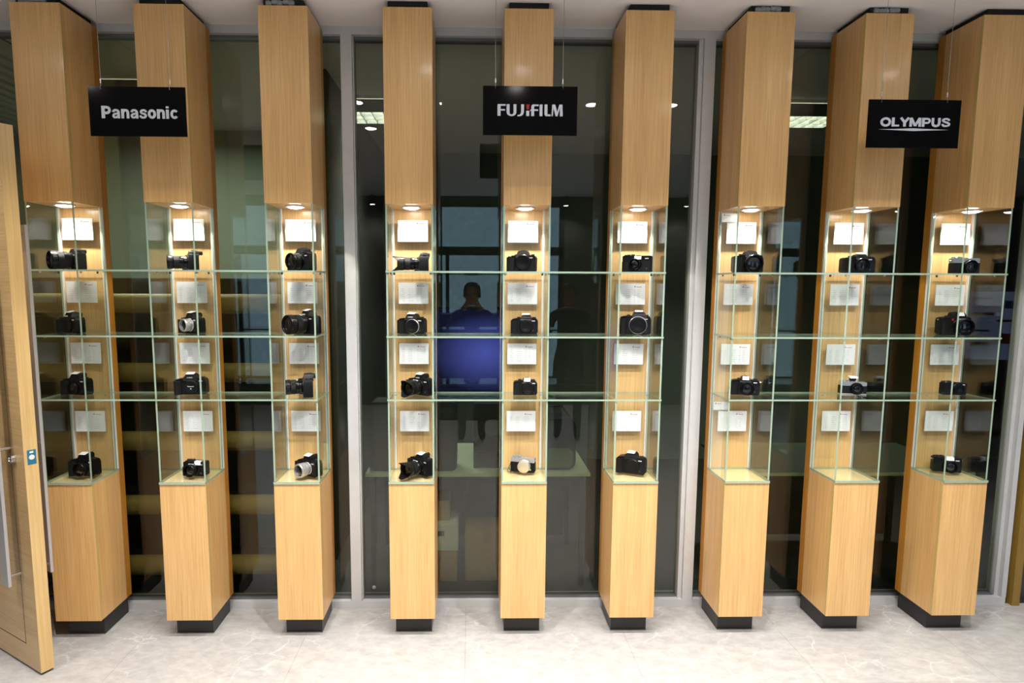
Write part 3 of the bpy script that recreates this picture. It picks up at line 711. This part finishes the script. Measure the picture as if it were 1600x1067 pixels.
SZ = {1: SHELF[0], 2: SHELF[1], 3: SHELF[2], 4: ZB}
PLACE = {1: 'top shelf, %s', 2: 'second compartment, %s', 3: 'third compartment, %s', 4: 'bottom compartment, %s'}
CAMS = [
 # pillar, row, dx, y, theta, description, parameters
 (1, 1, .140, .125, 40, 'black camera with fat zoom lens aimed left', dict(W=.128, H=.082, hump=(.048, .022), lens=(.0425, .088), lz=.0435, mount=.036, sticker=None)),
 (1, 2, .085, .150, 28, 'black camera body in quarter view', dict(W=.135, H=.078, letter=True, mount=.032)),
 (1, 3, .098, .140, 14, 'black camera with short dark lens', dict(W=.135, H=.080, lens=(.030, .020), letter=False)),
 (1, 4, .122, .120, 12, 'black camera with glossy stubby lens', dict(W=.135, H=.084, lens=(.034, .030), lz=.040)),
 (2, 1, .158, .115, 62, 'black camera with shiny black zoom lens aimed left', dict(W=.125, H=.076, hump=(.044, .022), lens=(.0315, .085), lz=.037, sticker=None)),
 (2, 2, .130, .150, 32, 'black camera with silver prime lens', dict(W=.130, H=.078, lens=(.031, .035), lmat=CS, lz=.042)),
 (2, 3, .110, .150, -6, 'black camera with lettered body cap', dict(W=.148, H=.080, hump=(.052, .028), letter='cap', mount=.033, lx=.004)),
 (2, 4, .128, .115, 10, 'small black camera with white sticker on its top', dict(W=.112, H=.070, style='rf', hump=None, grip=.012, lens=(.031, .032), lz=.034, hx=.022, lx=-.004, sticker='hump')),
 (3, 1, .138, .120, 36, 'tall black camera with short lens', dict(W=.142, H=.086, hump=(.052, .028), lens=(.038, .058), lz=.044, red=True, sticker=None, eyecup=.012)),
 (3, 2, .150, .140, 40, 'black camera with very large lens', dict(W=.142, H=.090, hump=(.052, .030), lens=(.047, .100), lz=.049, red=True, letter=True, eyecup=.010)),
 (3, 3, .148, .105, 74, 'black camera in side view, white sticker on lens', dict(W=.140, H=.088, hump=(.050, .028), lens=(.036, .078), lz=.046, red=True, sticker='lens')),
 (3, 4, .146, .110, 34, 'black camera with silver zoom lens', dict(W=.132, H=.080, hump=(.048, .026), lens=(.034, .055), lmat=CS, lz=.040)),
 (4, 1, .166, .115, 84, 'black camera in profile with hood and side sticker', dict(W=.130, H=.072, hump=(.046, .020), lens=(.0315, .094), lz=.036, hood=(.012, .022), sticker='side', eyecup=.006)),
 (4, 2, .106, .165, 16, 'black camera body with silver mount ring', dict(W=.135, H=.078, hump=(.050, .026), letter=True, mount=.034, bright=True)),
 (4, 3, .150, .140, 40, 'black camera with petal hood', dict(W=.142, H=.082, hump=(.050, .026), lens=(.036, .078), lz=.043, hood=(.010, .022), letter=True)),
 (4, 4, .152, .125, 46, 'black camera with deep petal hood', dict(W=.142, H=.084, hump=(.050, .024), lens=(.036, .080), lz=.043, hood=(.012, .030))),
 (5, 1, .100, .130, 16, 'black camera body with red buttons', dict(W=.140, H=.080, hump=(.050, .030), hx=.004, red=True, sticker=None, mount=.037, lz=.044, eyecup=.012)),
 (5, 2, .118, .170, 8, 'black camera body with capped mount and side dials', dict(W=.132, H=.078, hump=(.044, .022), grip=.012, hx=.008, mount=.031, lx=.008)),
 (5, 3, .122, .140, 2, 'small black camera body with large sticker', dict(W=.118, H=.070, hump=(.038, .016), grip=.008, mount=.030, lz=.032, lx=.012, hx=.008, sticker='brow')),
 (5, 4, .118, .160, 18, 'silver compact camera with strap and lens cap', dict(W=.124, H=.074, D=.036, style='rf', hump=None, grip=0, silver=True, lens=(.029, .016), lmat=CS, cap=CAPS, lz=.034, lx=.010, sticker=None, strap=True)),
 (6, 1, .120, .130, 22, 'black rangefinder style camera with small lens', dict(W=.140, H=.080, style='rf', hump=None, grip=.008, lens=(.026, .030), lz=.040, lx=-.008, hx=.004, sticker='front', lugs=False)),
 (6, 2, .126, .160, 12, 'black camera body with extra wide mount', dict(W=.150, H=.092, D=.050, hump=(.056, .026), hx=.018, lx=.012, mount=.042, lz=.046, grip=.024, bright=True)),
 (6, 4, .124, .135, 30, 'black camera body turned left', dict(W=.142, H=.086, hump=(.050, .026), mount=.036)),
 (7, 1, .110, .125, 2, 'black camera with round lens facing front', dict(W=.140, H=.086, hump=(.052, .026), hx=.014, lens=(.042, .040), lz=.044, lx=.012, sticker=None, mount=.036)),
 (7, 3, .140, .145, 18, 'black camera with pancake lens and white sticker', dict(W=.134, H=.076, hump=(.040, .020), grip=.010, lens=(.033, .024), lz=.035, lx=.006, lugs=True, sticker='brow')),
 (8, 1, .113, .125, 2, 'low black camera with white sticker', dict(W=.152, H=.080, hump=(.046, .018), hx=.012, lens=(.036, .020), lz=.038, lx=.006, grip=.020)),
 (8, 3, .148, .150, 12, 'silver and black camera with raised accessory', dict(W=.122, H=.064, D=.036, style='rf', hump=None, grip=0, silver=True, bottomsilver=True, lens=(.028, .014), lz=.031, lx=.014, sticker=None, flash=True, lmat=None)),
 (9, 1, .106, .125, 2, 'silver topped black camera with dark pancake lens', dict(W=.128, H=.076, D=.036, style='rf', hump=None, grip=0, silver=True, lens=(.031, .018), lz=.036, lx=.012, sticker=None, lugs=True)),
 (9, 2, .105, .160, 2, 'large black camera with red dot', dict(W=.147, H=.092, D=.048, hump=(.054, .030), hx=.018, lens=(.041, .045), lz=.043, lx=.016, mount=.038, grip=.012, lugs=True, sticker='brow', red=False)),
 (9, 3, .116, .140, 6, 'flat black compact camera', dict(W=.116, H=.062, D=.026, style='rf', hump=None, grip=0, lens=(.025, .008), lz=.030, lx=.018, sticker=None)),
 (9, 4, .124, .150, 18, 'black rangefinder style camera with white sticker', dict(W=.126, H=.074, D=.036, style='rf', hump=None, grip=.004, lens=(.030, .026), lz=.032, lx=.008, hx=.010, lugs=True, sticker='hump')),
]
for p, r, dx, y, th, desc, kw in CAMS:
    c = camera((PX[p - 1] + dx, y, SZ[r] + .0006), th, desc + ', ' + PLACE[r] % pil(p - 1), **kw)
    if (p, r) == (9, 2): cyl('red_dot', CRED, c, .006, .001, (-.020, -.0252, .078), 'y', n=18)

# ------------------------------------------------------------------ open door on the left
dt = empty('door_1', (-2.045, -.281, 0), math.atan2(.521, -.853), label='oak veneered door leaf standing open at the left edge', cat='door', kind='structure')
mb = MB().box(0, .90, -.054, 0, .012, 2.395, side={'x-': 1, 'x+': 1}); mb.bevel(.001, 1).build('door_leaf', [DOORW, DOORE], dt)
MB().box(.005, .89, -.050, -.004, .003, .0118).build('bottom_seal', BLACK, dt)
gr = MB()
for b_ in ((.118, .121, -.0002, .0006, .12, 2.28), (.118, .90, -.0002, .0006, .117, .121), (.118, .90, -.0002, .0006, 2.28, 2.284)): gr.box(*b_)
gr.build('inlay_line', plain('dark_inlay', (92, 66, 36), .6), dt, smooth=False)
for sgn, yy0, yy1 in ((1, .050, .062), (-1, -.118, -.106)):
    h = MB().box(.085, .150, min(yy0, yy1), max(yy0, yy1), .42, 2.0).bevel(.0015, 1).build('pull_handle', plain('brushed_steel', (188, 184, 184), .35, metal=.45), dt)
    for z in (.455, 1.03, 1.96):
        a, b_ = (0, yy0) if sgn > 0 else (-.054, yy1)
        MB().lathe([(.008, min(a, b_) + .0003), (.008, max(a, b_) - .0003)], 'y', (.115, 0, z), 16).build('stand_off', CHROME, h)
lk = MB().lathe([(.018, 0.0003), (.018, .016), (.016, .018), (.012, .018), (.011, .014), (.001, .014)], 'y', (.088, 0, .985), 28).build('lock_cylinder', CHROME, dt)
MB().box(-.0012, -.0001, -.046, -.012, .966, 1.030).build('blue_sticker', plain('blue_sticker_paper', (30, 108, 140), .5), dt, smooth=False)
cyl('sticker_emblem', plain('sticker_white', (225, 225, 220), .5), dt, .011, .0006, (-.0018, -.029, .998), 'x', n=20)
MB().box(-.0018, -.0012, -.036, -.022, 1.016, 1.024).build('sticker_print', plain('sticker_white2', (225, 225, 220), .5), dt, smooth=False)

# ------------------------------------------------------------------ store lights
def downlight(x, y, energy, size, r=.045, soft=.04, label='', blend=.45, strength=None):
    t = empty('downlight', (x, y, ZC), label=label, cat='ceiling light', group='recessed downlights')
    MB().lathe([(r, 0), (r + .012, 0), (r + .013, -.003), (r + .010, -.006), (r, -.005)], 'z', (0, 0, 0), 28, caps=False).build('light_rim', WHITEM, t)
    MB().lathe([(r, -.0006), (r, -.003), (.001, -.0035)], 'z', (0, 0, 0), 28).build('light_lens', DLED, t)
    l = bpy.data.lights.new('downlight_beam', 'SPOT'); l.energy = energy; l.spot_size = radians(size); l.spot_blend = blend; l.shadow_soft_size = soft; l.color = (1, .972, .945)
    lo = bpy.data.objects.new('downlight_beam', l); COL.objects.link(lo); lo.parent = t; lo.location = (0, 0, -.012)
for k in range(9):
    downlight(.718 + .548 * (k - 5) - (.43 if k == 0 else 0), -.88, (44, 52, 64, 70, 70, 70, 64, 52, 42)[k], 98, label='ceiling downlight in front of %s' % pil(k))
for k, x in enumerate((-2.55, -.94, .16, 1.26, 2.36)):
    downlight(x, -1.60, (56, 92, 100, 92, 54)[k], 112, label='ceiling downlight of the second row, %s from left' % ['first', 'second', 'third', 'fourth', 'fifth'][k])
for k, x in enumerate((-2.5, -1.0, .5, 2.0)):  # added row: its floor bounce brightens the ceiling
    downlight(x, -4.2, 120, 92, label='added downlight behind the viewpoint for ceiling bounce, %s from left' % ['first', 'second', 'third', 'fourth'][k])
def pendant(x, y, label):
    t = empty('pendant_spot', (x, y, 2.84), label=label, cat='ceiling light', group='pendant spots')
    MB().lathe([(.030, 0), (.036, .002), (.036, .12), (.030, .125), (.004, .125)], 'z', (0, 0, 0), 24).build('spot_housing', FRAMED, t)
    MB().lathe([(.031, -.0005), (.031, -.003), (.001, -.0035)], 'z', (0, 0, 0), 24).build('light_lens', DLED, t)
    MB().tube([(0, 0, .1255), (0, 0, ZC - 2.84 - .0005)], .006, 8).build('stem', FRAMED, t)
    l = bpy.data.lights.new('pendant_beam', 'SPOT'); l.energy = 26; l.spot_size = radians(150); l.spot_blend = .6; l.shadow_soft_size = .05; l.color = (1, .97, .94)
    lo = bpy.data.objects.new('pendant_beam', l); COL.objects.link(lo); lo.parent = t; lo.location = (0, 0, -.012)
for x, n in ((-2.522, 'far left'), (-1.477, 'left'), (1.169, 'middle'), (2.83, 'right')):
    pendant(x, -5.05, 'small black pendant spot in front of the dark back wall, %s one' % n)

# ------------------------------------------------------------------ back office
GREENW = plain('sage_green_panel', (140, 149, 130), .7)
DESK = plain('pale_green_desk', (196, 210, 172), .45)
DARKP = plain('dark_grey_plastic', (46, 50, 50), .5)
CARD = plain('cardboard', (176, 142, 92), .8, bump=.2, bscale=40)
PALEW = plain('pale_shelf_wood', (176, 148, 84), .6)
# storage rack close behind the left pane
rk = empty('storage_rack', (-2.45, .44, 0), label='tall dark storage rack with pale rounded rails behind the left pane', cat='rack')
MB().box(-1.4, 1.50, .26, .28, 0, 1.78).build('rack_back', plain('dark_green_board', (60, 66, 54), .7), rk, smooth=False)
for z in (1.59, 1.215, .834, .47, .12):
    MB().prism(rrect(-.03, .08, z, z + .105, .05, 8), 'x', -1.4, 1.50).build('rack_rail', PALEW, rk)
    MB().box(-1.4, 1.50, .081, .259, z + .03, z + .05).build('rack_board', DARKP, rk, smooth=False)
for x in (-1.40, 1.45): MB().box(x, x + .05, .082, .258, 0, 1.75).build('rack_post', DARKP, rk, smooth=False)
struct(MB().box(-6, -1.02, 2.4, 2.46, 0, ZC).build('wall_office', GREENW, smooth=False))
struct(MB().box(-1.02, -.98, .9, 3.2, 0, ZC).build('wall_partition', DARKW, smooth=False))
sb = empty('slatted_ceiling', (-4.3, 1.40, ZC - .06), label='pale slatted ceiling panel in the office behind the left pane', cat='ceiling panel')
MB().box(-1.6, 1.75, -.95, .98, .05, .0595).build('slat_backing', DARKP, sb, smooth=False)
b = MB()
for k in range(34):
    x = -1.6 + k * .1; b.box(x, x + .055, -.95, .98, .0, .049)
b.build('slat', plain('pale_slats', (206, 206, 180), .6), sb, smooth=False)
def desk(x0, x1, label, top=None):
    t = empty('desk', ((x0 + x1) / 2, .5, 0), label=label, cat='desk', group='office desks behind glass')
    h = (x1 - x0) / 2
    MB().box(-h, h, 0, .68, .668, .688).bevel(.002, 1).build('desk_top', top or DESK, t)
    MB().box(-h, h, -.003, -.0002, .669, .687).build('edge_strip', DESK, t)
    for x in (-h + .02, h - .05):
        for y in (.03, .62): MB().box(x, x + .03, y, y + .03, 0, .668).build('leg', DARKP, t, smooth=False)
    MB().box(-h + .05, h - .05, .655, .67, .05, .667).build('modesty_panel', MARBD, t, smooth=False)
desk(-.72, .555, 'pale green desk behind the centre pane')
desk(1.44, 2.78, 'dark desk with pale front edge behind the right pane', plain('dark_desk_top', (58, 66, 58), .4))
def blue_glow_mat():  # soft glow painted as a radial emission falloff
    m, nt, out = new_mat('painted_blue_glow')
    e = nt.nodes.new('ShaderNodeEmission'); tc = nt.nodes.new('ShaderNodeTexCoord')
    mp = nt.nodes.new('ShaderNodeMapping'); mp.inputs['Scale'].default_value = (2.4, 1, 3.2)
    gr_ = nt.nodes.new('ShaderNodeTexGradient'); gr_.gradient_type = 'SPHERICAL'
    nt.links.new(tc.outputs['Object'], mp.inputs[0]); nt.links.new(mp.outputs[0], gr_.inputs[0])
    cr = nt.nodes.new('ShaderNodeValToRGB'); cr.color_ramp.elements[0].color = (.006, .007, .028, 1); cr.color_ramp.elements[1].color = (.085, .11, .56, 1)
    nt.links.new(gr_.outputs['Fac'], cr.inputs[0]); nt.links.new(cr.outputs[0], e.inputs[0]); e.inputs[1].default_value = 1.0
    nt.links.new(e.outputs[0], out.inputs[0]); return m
ws = empty('blue_glow_panel', (-.02, 1.9, 1.22), label='added panel with a painted soft blue glow in the office behind the centre pane', cat='screen')  # added panel that stands in for a blue glow behind the glass
MB().box(-.46, .46, .0, .04, -.36, .36).bevel(.004, 1).build('glow_housing', BLACK, ws)
MB().box(-.44, .44, -.002, -.0002, -.34, .34).build('painted_glow', blue_glow_mat(), ws, smooth=False)
MB().box(-.03, .03, .005, .035, -1.20, -.361).build('glow_post', DARKP, ws); MB().box(-.3, .3, -.15, .2, -1.219, -1.2).build('glow_foot', DARKP, ws)
def case(x, y, z, w, h, d, label, name='hard_case', lid=True):
    t = empty(name, (x, y, z), label=label, cat='case')
    MB().prism(rrect(-w / 2, w / 2, .0, h, .035, 5), 'y', -d / 2, d / 2).bevel(.006, 2).build('case_shell', DARKP, t)
    MB().prism(rrect(-w / 2 + .03, w / 2 - .03, .03, h - .03, .025, 5), 'y', -d / 2 - .004, -d / 2 + .002).bevel(.002, 1).build('case_panel', plain('case_panel', (58, 64, 62), .45), t)
    MB().tube([(-.06, 0, h), (-.055, 0, h + .02), (.055, 0, h + .02), (.06, 0, h)], .006, 8).build('handle', DARKP, t)
case(-.455, .62, .689, .50, .40, .16, 'large dark hard case standing on the centre desk')
pr = empty('printer', (.0, .72, .689), label='dark printer with round front on the centre desk', cat='printer')
MB().box(-.11, .11, -.12, .12, 0, .38).bevel(.02, 3).build('printer_body', DARKP, pr)
cyl('round_dial', plain('dial_grey', (86, 92, 84), .4), pr, .05, .006, (0, -.126, .24), 'y', n=28)
MB().box(-.09, .09, -.128, -.119, .06, .10).build('paper_slot', BLACK, pr)
bg = empty('shoulder_bag', (.36, .64, .689), label='dark bag with green pockets on the centre desk', cat='bag')
mb = MB().prism(rrect(-.12, .12, .0, .30, .05, 5), 'y', -.08, .08); mb.bevel(.02, 3).build('bag_body', plain('bag_cloth', (40, 46, 56), .8), bg)
MB().prism(rrect(-.09, .10, .02, .13, .03, 4), 'y', -.098, -.076).bevel(.008, 2).build('bag_pocket', plain('green_pocket', (86, 106, 62), .8), bg)
MB().tube([(-.09, 0, .29), (-.05, 0, .36), (.05, 0, .36), (.09, 0, .29)], .008, 8).build('bag_strap', DARKP, bg)
def carton(x, y, z, w, h, d, label, mat=CARD, name='carton', cat='box', slot=False, rz=0):
    t = empty(name, (x, y, z), rz, label=label, cat=cat, group=None)
    MB().box(-w / 2, w / 2, -d / 2, d / 2, 0, h).bevel(.004, 1).build('box_body', mat, t)
    if slot: MB().box(-.05, .05, -d / 2 - .002, -d / 2 + .001, h - .07, h - .04).build('hand_slot', BLACK, t)
    else:
        MB().box(-.025, .025, -d / 2 - .0008, d / 2 + .0008, h - .0005, h + .0008).build('packing_tape', plain('brown_tape', (160, 124, 74), .4), t, smooth=False)
        MB().box(-.025, .025, -d / 2 - .0012, -d / 2 - .0002, h - .07, h).build('tape_end', plain('brown_tape_b', (160, 124, 74), .4), t, smooth=False)
carton(-.03, .72, .001, .26, .30, .24, 'large brown carton on the floor under the centre desk')
carton(-.33, .70, .001, .25, .19, .22, 'low brown carton under the white bin')
carton(-.33, .70, .192, .26, .16, .22, 'white plastic bin stacked on a low carton', plain('white_bin', (222, 224, 214), .5), 'storage_bin', 'bin', True)
carton(-.36, .75, .353, .22, .12, .20, 'small brown carton on top of the white bin')
# louvre lamps in the back office
def louvre(x, y, w, label, e, drop=.030):
    t = empty('louvre_lamp', (x, y, ZC), label=label, cat='ceiling light', group='louvre lamps in the office')
    MB().box(-w / 2, w / 2, -.15, .15, -.02, -.001).build('lamp_tray', WHITEM, t)
    MB().box(-w / 2 + .01, w / 2 - .01, -.14, .14, -.026, -.0205).build('lamp_glow', emit('louvre_glow', (226, 220, 200), 1.0), t, smooth=False)
    b = MB()
    for k in range(9):
        xx = -w / 2 + k * w / 8; b.box(xx - .002, xx + .002, -.15, .15, -.11, -.027)
    for y_ in (-.15, -.05, .05, .15): b.box(-w / 2, w / 2, y_ - .002, y_ + .002, -.11, -.027)
    b.build('louvre', plain('louvre_grey', (90, 90, 84), .5, metal=.3), t, smooth=False)
    l = bpy.data.lights.new('louvre_light', 'AREA'); l.shape = 'RECTANGLE'; l.size = w; l.size_y = .3; l.energy = e * 1.5; l.color = (.93, 1, .95)
    lo = bpy.data.objects.new('louvre_light', l); COL.objects.link(lo); lo.parent = t; lo.location = (0, 0, -drop)
louvre(-.72, 1.55, .62, 'louvred office ceiling lamp behind the centre pane', 34)
louvre(2.12, 1.55, .62, 'louvred office ceiling lamp behind the right pane', 48)
louvre(-2.27, 1.2, .36, 'added louvred lamp lighting the office wall behind the left pane', 20, .118)  # added lamp, kept behind a pillar, to brighten the green office wall

# ------------------------------------------------------------------ things the panes mirror: shop floor behind the viewpoint
ps = empty('poster_stand', (6.05, -3.6, 0), radians(20), label='bluish white printed poster board on a stand at the right of the shop', cat='poster')
MB().box(-.32, .32, -.01, .01, .90, 1.70).build('poster_board', plain('poster_pale_blue_glow', (190, 200, 232), .5, emis=(150, 170, 230), estr=.5), ps, smooth=False)  # emission makes the printed board glow by itself
for k, (x, z, w, h, c) in enumerate(((-.14, 1.62, .2, .03, (90, 100, 190)), (.12, 1.55, .09, .09, (70, 130, 200)), (-.12, 1.44, .24, .03, (190, 90, 90)), (.12, 1.36, .22, .025, (210, 130, 80)), (-.15, 1.24, .2, .02, (90, 100, 170)), (.13, 1.15, .12, .12, (200, 70, 60)), (-.14, 1.08, .18, .05, (110, 110, 120)))):
    MB().box(x - w / 2, x + w / 2, .0101, .0115, z - h / 2, z + h / 2).build('poster_print', plain('poster_ink_%d' % k, c, .5), ps, smooth=False)
MB().box(-.02, .02, -.03, -.011, .02, 1.6).build('stand_post', DARKP, ps); MB().box(-.25, .25, -.2, .15, 0, .02).build('stand_foot', DARKP, ps)
sc = empty('counter_screen', (-.1, -4.6, 0), label='tall dark counter behind the viewpoint', cat='counter')
MB().box(-.9, .9, -.25, .25, 0, 1.38).bevel(.004, 1).build('counter_body', DARKP, sc)
MB().box(-.55, .55, .251, .262, .40, 1.30).build('screen_panel', DARKP, sc, smooth=False)

def person(x, y, rz, pose, label, cloth, trousers, skin, hair):
    t = empty('person', (x, y, 0), rz, label=label, cat='person')
    V = {'hip': (0, 0, .95), 'waist': (0, 0, 1.08), 'chest': (0, .01, 1.30), 'neck0': (0, .01, 1.45), 'neck': (0, .02, 1.52),
         'lh': (.10, 0, .90), 'lk': (.11, .02, .50), 'la': (.11, -.01, .09), 'lt': (.12, .14, .045),
         'rh': (-.10, 0, .90), 'rk': (-.11, .02, .50), 'ra': (-.11, -.01, .09), 'rt': (-.12, .14, .045),
         'ls': (.19, .0, 1.41), 'rs': (-.19, .0, 1.41)}
    if pose == 'shoot': V.update({'le': (.27, .12, 1.22), 'lw': (.09, .24, 1.50), 're': (-.27, .12, 1.22), 'rw': (-.09, .24, 1.50)})
    else: V.update({'le': (.26, -.01, 1.14), 'lw': (.25, .06, .90), 're': (-.26, -.01, 1.14), 'rw': (-.25, .06, .90)})
    Rr = {'hip': .145, 'waist': .13, 'chest': .155, 'neck0': .08, 'neck': .055, 'lh': .095, 'rh': .095, 'lk': .062, 'rk': .062, 'la': .045, 'ra': .045, 'lt': .035, 'rt': .035,
          'ls': .066, 'rs': .066, 'le': .045, 're': .045, 'lw': .032, 'rw': .032}
    E_ = [('hip', 'waist'), ('waist', 'chest'), ('chest', 'neck0'), ('neck0', 'neck'), ('hip', 'lh'), ('lh', 'lk'), ('lk', 'la'), ('la', 'lt'), ('hip', 'rh'), ('rh', 'rk'), ('rk', 'ra'), ('ra', 'rt'),
          ('neck0', 'ls'), ('ls', 'le'), ('le', 'lw'), ('neck0', 'rs'), ('rs', 're'), ('re', 'rw')]
    ks = list(V)
    me = bpy.data.meshes.new('body'); me.from_pydata([V[k] for k in ks], [(ks.index(a), ks.index(b_)) for a, b_ in E_], [])
    o = bpy.data.objects.new('body', me); COL.objects.link(o); o.parent = t
    sk = o.modifiers.new('Skin', 'SKIN')
    for k, sv in zip(ks, me.skin_vertices[0].data): sv.radius = (Rr[k], Rr[k] * (.72 if k in ('chest', 'waist', 'hip') else 1)); sv.use_root = (k == 'hip')
    sd = o.modifiers.new('Sub', 'SUBSURF'); sd.levels = sd.render_levels = 2
    # one body: clothing colours by height
    m, nt, out = new_mat('dressed_body'); b = nt.nodes.new('ShaderNodeBsdfPrincipled'); b.inputs['Roughness'].default_value = .8
    tc = nt.nodes.new('ShaderNodeTexCoord'); sp = nt.nodes.new('ShaderNodeSeparateXYZ'); nt.links.new(tc.outputs['Object'], sp.inputs[0])
    cr = nt.nodes.new('ShaderNodeValToRGB'); cr.color_ramp.interpolation = 'CONSTANT'
    mp = nt.nodes.new('ShaderNodeMath'); mp.operation = 'DIVIDE'; mp.inputs[1].default_value = 2; nt.links.new(sp.outputs['Z'], mp.inputs[0]); nt.links.new(mp.outputs[0], cr.inputs[0])
    e = cr.color_ramp.elements; e[0].position = 0; e[0].color = lin((20, 20, 22)); e[1].position = .05; e[1].color = lin(trousers)
    n = e.new(.475); n.color = lin(cloth); n = e.new(.745 if pose != 'shoot' else .77); n.color = lin(skin)
    nt.links.new(cr.outputs[0], b.inputs['Base Color']); nt.links.new(b.outputs[0], out.inputs[0]); me.materials.append(m)
    SK = plain('skin', skin, .55); HA = plain('hair', hair, .7, bump=.6, bscale=120)
    hd = MB().lathe([(.004, -.118), (.040, -.112), (.062, -.085), (.070, -.045), (.078, 0), (.080, .04), (.070, .085), (.040, .112), (.004, .120)], 'z', (0, .035, 1.645), 24)
    for v in hd.bm.verts: v.co.y = .035 + (v.co.y - .035) * 1.16
    hd = hd.build('head', SK, t)
    nz = MB().lathe([(.004, -.028), (.012, -.018), (.009, 0), (.003, .02)], 'z', (0, .133, 1.635), 10).build('nose', SK, hd)
    for sx in (-1, 1):
        MB().lathe([(.001, 0), (.011, .003), (.011, .006), (.001, .010)], 'y', (sx * .030, .112, 1.655), 12).build('eye', DARKP, hd)
        MB().lathe([(.004, -.03), (.013, -.02), (.016, 0), (.014, .02), (.004, .03)], 'z', (sx * .082, .03, 1.64), 10).build('ear', SK, hd)
    MB().box(-.022, .022, .108, .118, 1.592, 1.598).build('mouth', plain('lips', (140, 80, 74), .6), hd)
    hr = MB().lathe([(.078, -.02), (.092, .0), (.096, .05), (.084, .10), (.05, .132), (.004, .140)], 'z', (0, .026, 1.645), 24)
    for v in hr.bm.verts:
        v.co.y = .026 + (v.co.y - .026) * 1.14
        if v.co.y > .10 and v.co.z < 1.72: v.co.y = .095
    hr.build('hair', HA, hd)
    for s_, kk in ((1, 'lw'), (-1, 'rw')):
        w = Vector(V[kk]); d = Vector((-s_ * .5, .6, .62)).normalized() if pose == 'shoot' else Vector((0, .25, -.97)).normalized()
        side = Vector((0, -.7, .7)) if pose == 'shoot' else Vector((0, 1, .2))
        side = (side - d * side.dot(d)).normalized(); nrm = d.cross(side)
        hm = MB(); hm.tube([w + d * -.01, w + d * .03, w + d * .075], .030, 10)
        for k in range(4):
            b0 = w + d * .065 + side * (.027 - .018 * k); Lk = (.068, .078, .072, .056)[k]
            hm.tube([b0, b0 + d * Lk * .5, b0 + d * Lk * .8 + nrm * s_ * .012, b0 + d * Lk * .95 + nrm * s_ * .026], .0085, 8)
        b0 = w + d * .02 + side * .03
        hm.tube([b0, b0 + side * .022 + d * .02, b0 + side * .028 + d * .05], .0095, 8)
        hm.build('hand', SK, t)
    return t
person(-.12, -3.32, 0, 'shoot', 'person in dark clothes raising both hands to the face, behind the viewpoint', (34, 36, 44), (30, 30, 36), (150, 112, 92), (16, 14, 14))
person(.98, -3.4, radians(12), 'stand', 'person in a dark top standing right of the viewpoint', (38, 38, 40), (32, 34, 42), (150, 112, 92), (14, 12, 12))

# ------------------------------------------------------------------ marks on the panes
mk = MB().tube([(-.012, 0, 0), (-.006, 0, .014), (-.001, 0, .006), (.004, 0, .016), (.012, 0, 0)], .0014, 6).build('glass_sticker', plain('white_mark', (220, 225, 220), .5)); mk.location = (1.328, YG - .0016, .082)
tag(mk, 'tiny white zigzag mark low on the pane beside the seventh pillar', 'sticker')
hk = empty('suction_hook', (-.655, YG - .001, .096), label='small round clear hook stuck low on the centre pane', cat='hook')
MB().lathe([(.011, 0), (.010, -.004), (.004, -.006), (.001, -.010)], 'y', (0, 0, 0), 18).build('suction_cup', plain('cloudy_plastic', (150, 158, 150), .3), hk)

# ------------------------------------------------------------------ world and camera
wd = bpy.data.worlds.new('World'); SC.world = wd; wd.use_nodes = True
wd.node_tree.nodes['Background'].inputs[0].default_value = (.5, .6, .75, 1); wd.node_tree.nodes['Background'].inputs[1].default_value = .05
cam = bpy.data.cameras.new('view_camera'); co = bpy.data.objects.new('view_camera', cam); COL.objects.link(co)
cam.sensor_width = 36; cam.sensor_fit = 'HORIZONTAL'; cam.lens = 970.0 / 1600 * 36
cam.shift_x = 43.0373 / 1600; cam.shift_y = 20.963 / 1600; cam.clip_start = .05
R = Matrix.Rotation(radians(-1.1652), 3, 'Z') @ Matrix.Rotation(radians(-6.3547), 3, 'X') @ Matrix.Rotation(radians(-.2339), 3, 'Y')
rt, fw, up = R.col[0], R.col[1], R.col[2]
M = Matrix.Identity(4)
for r_ in range(3): M[r_][0], M[r_][1], M[r_][2] = rt[r_], up[r_], -fw[r_]
M.translation = (-.1202, -2.9237, 1.7446)
co.matrix_world = M
SC.camera = co
SC.cycles.transparent_max_bounces = 48
SC.cycles.max_bounces = 10
SC.cycles.glossy_bounces = 5
SC.cycles.caustics_reflective = False; SC.cycles.caustics_refractive = False
SC.cycles.sample_clamp_indirect = 4
vs = SC.view_settings; vs.view_transform = 'Standard'; vs.look = 'None'; vs.gamma = 1; vs.use_curve_mapping = False
vs.exposure = 0.6
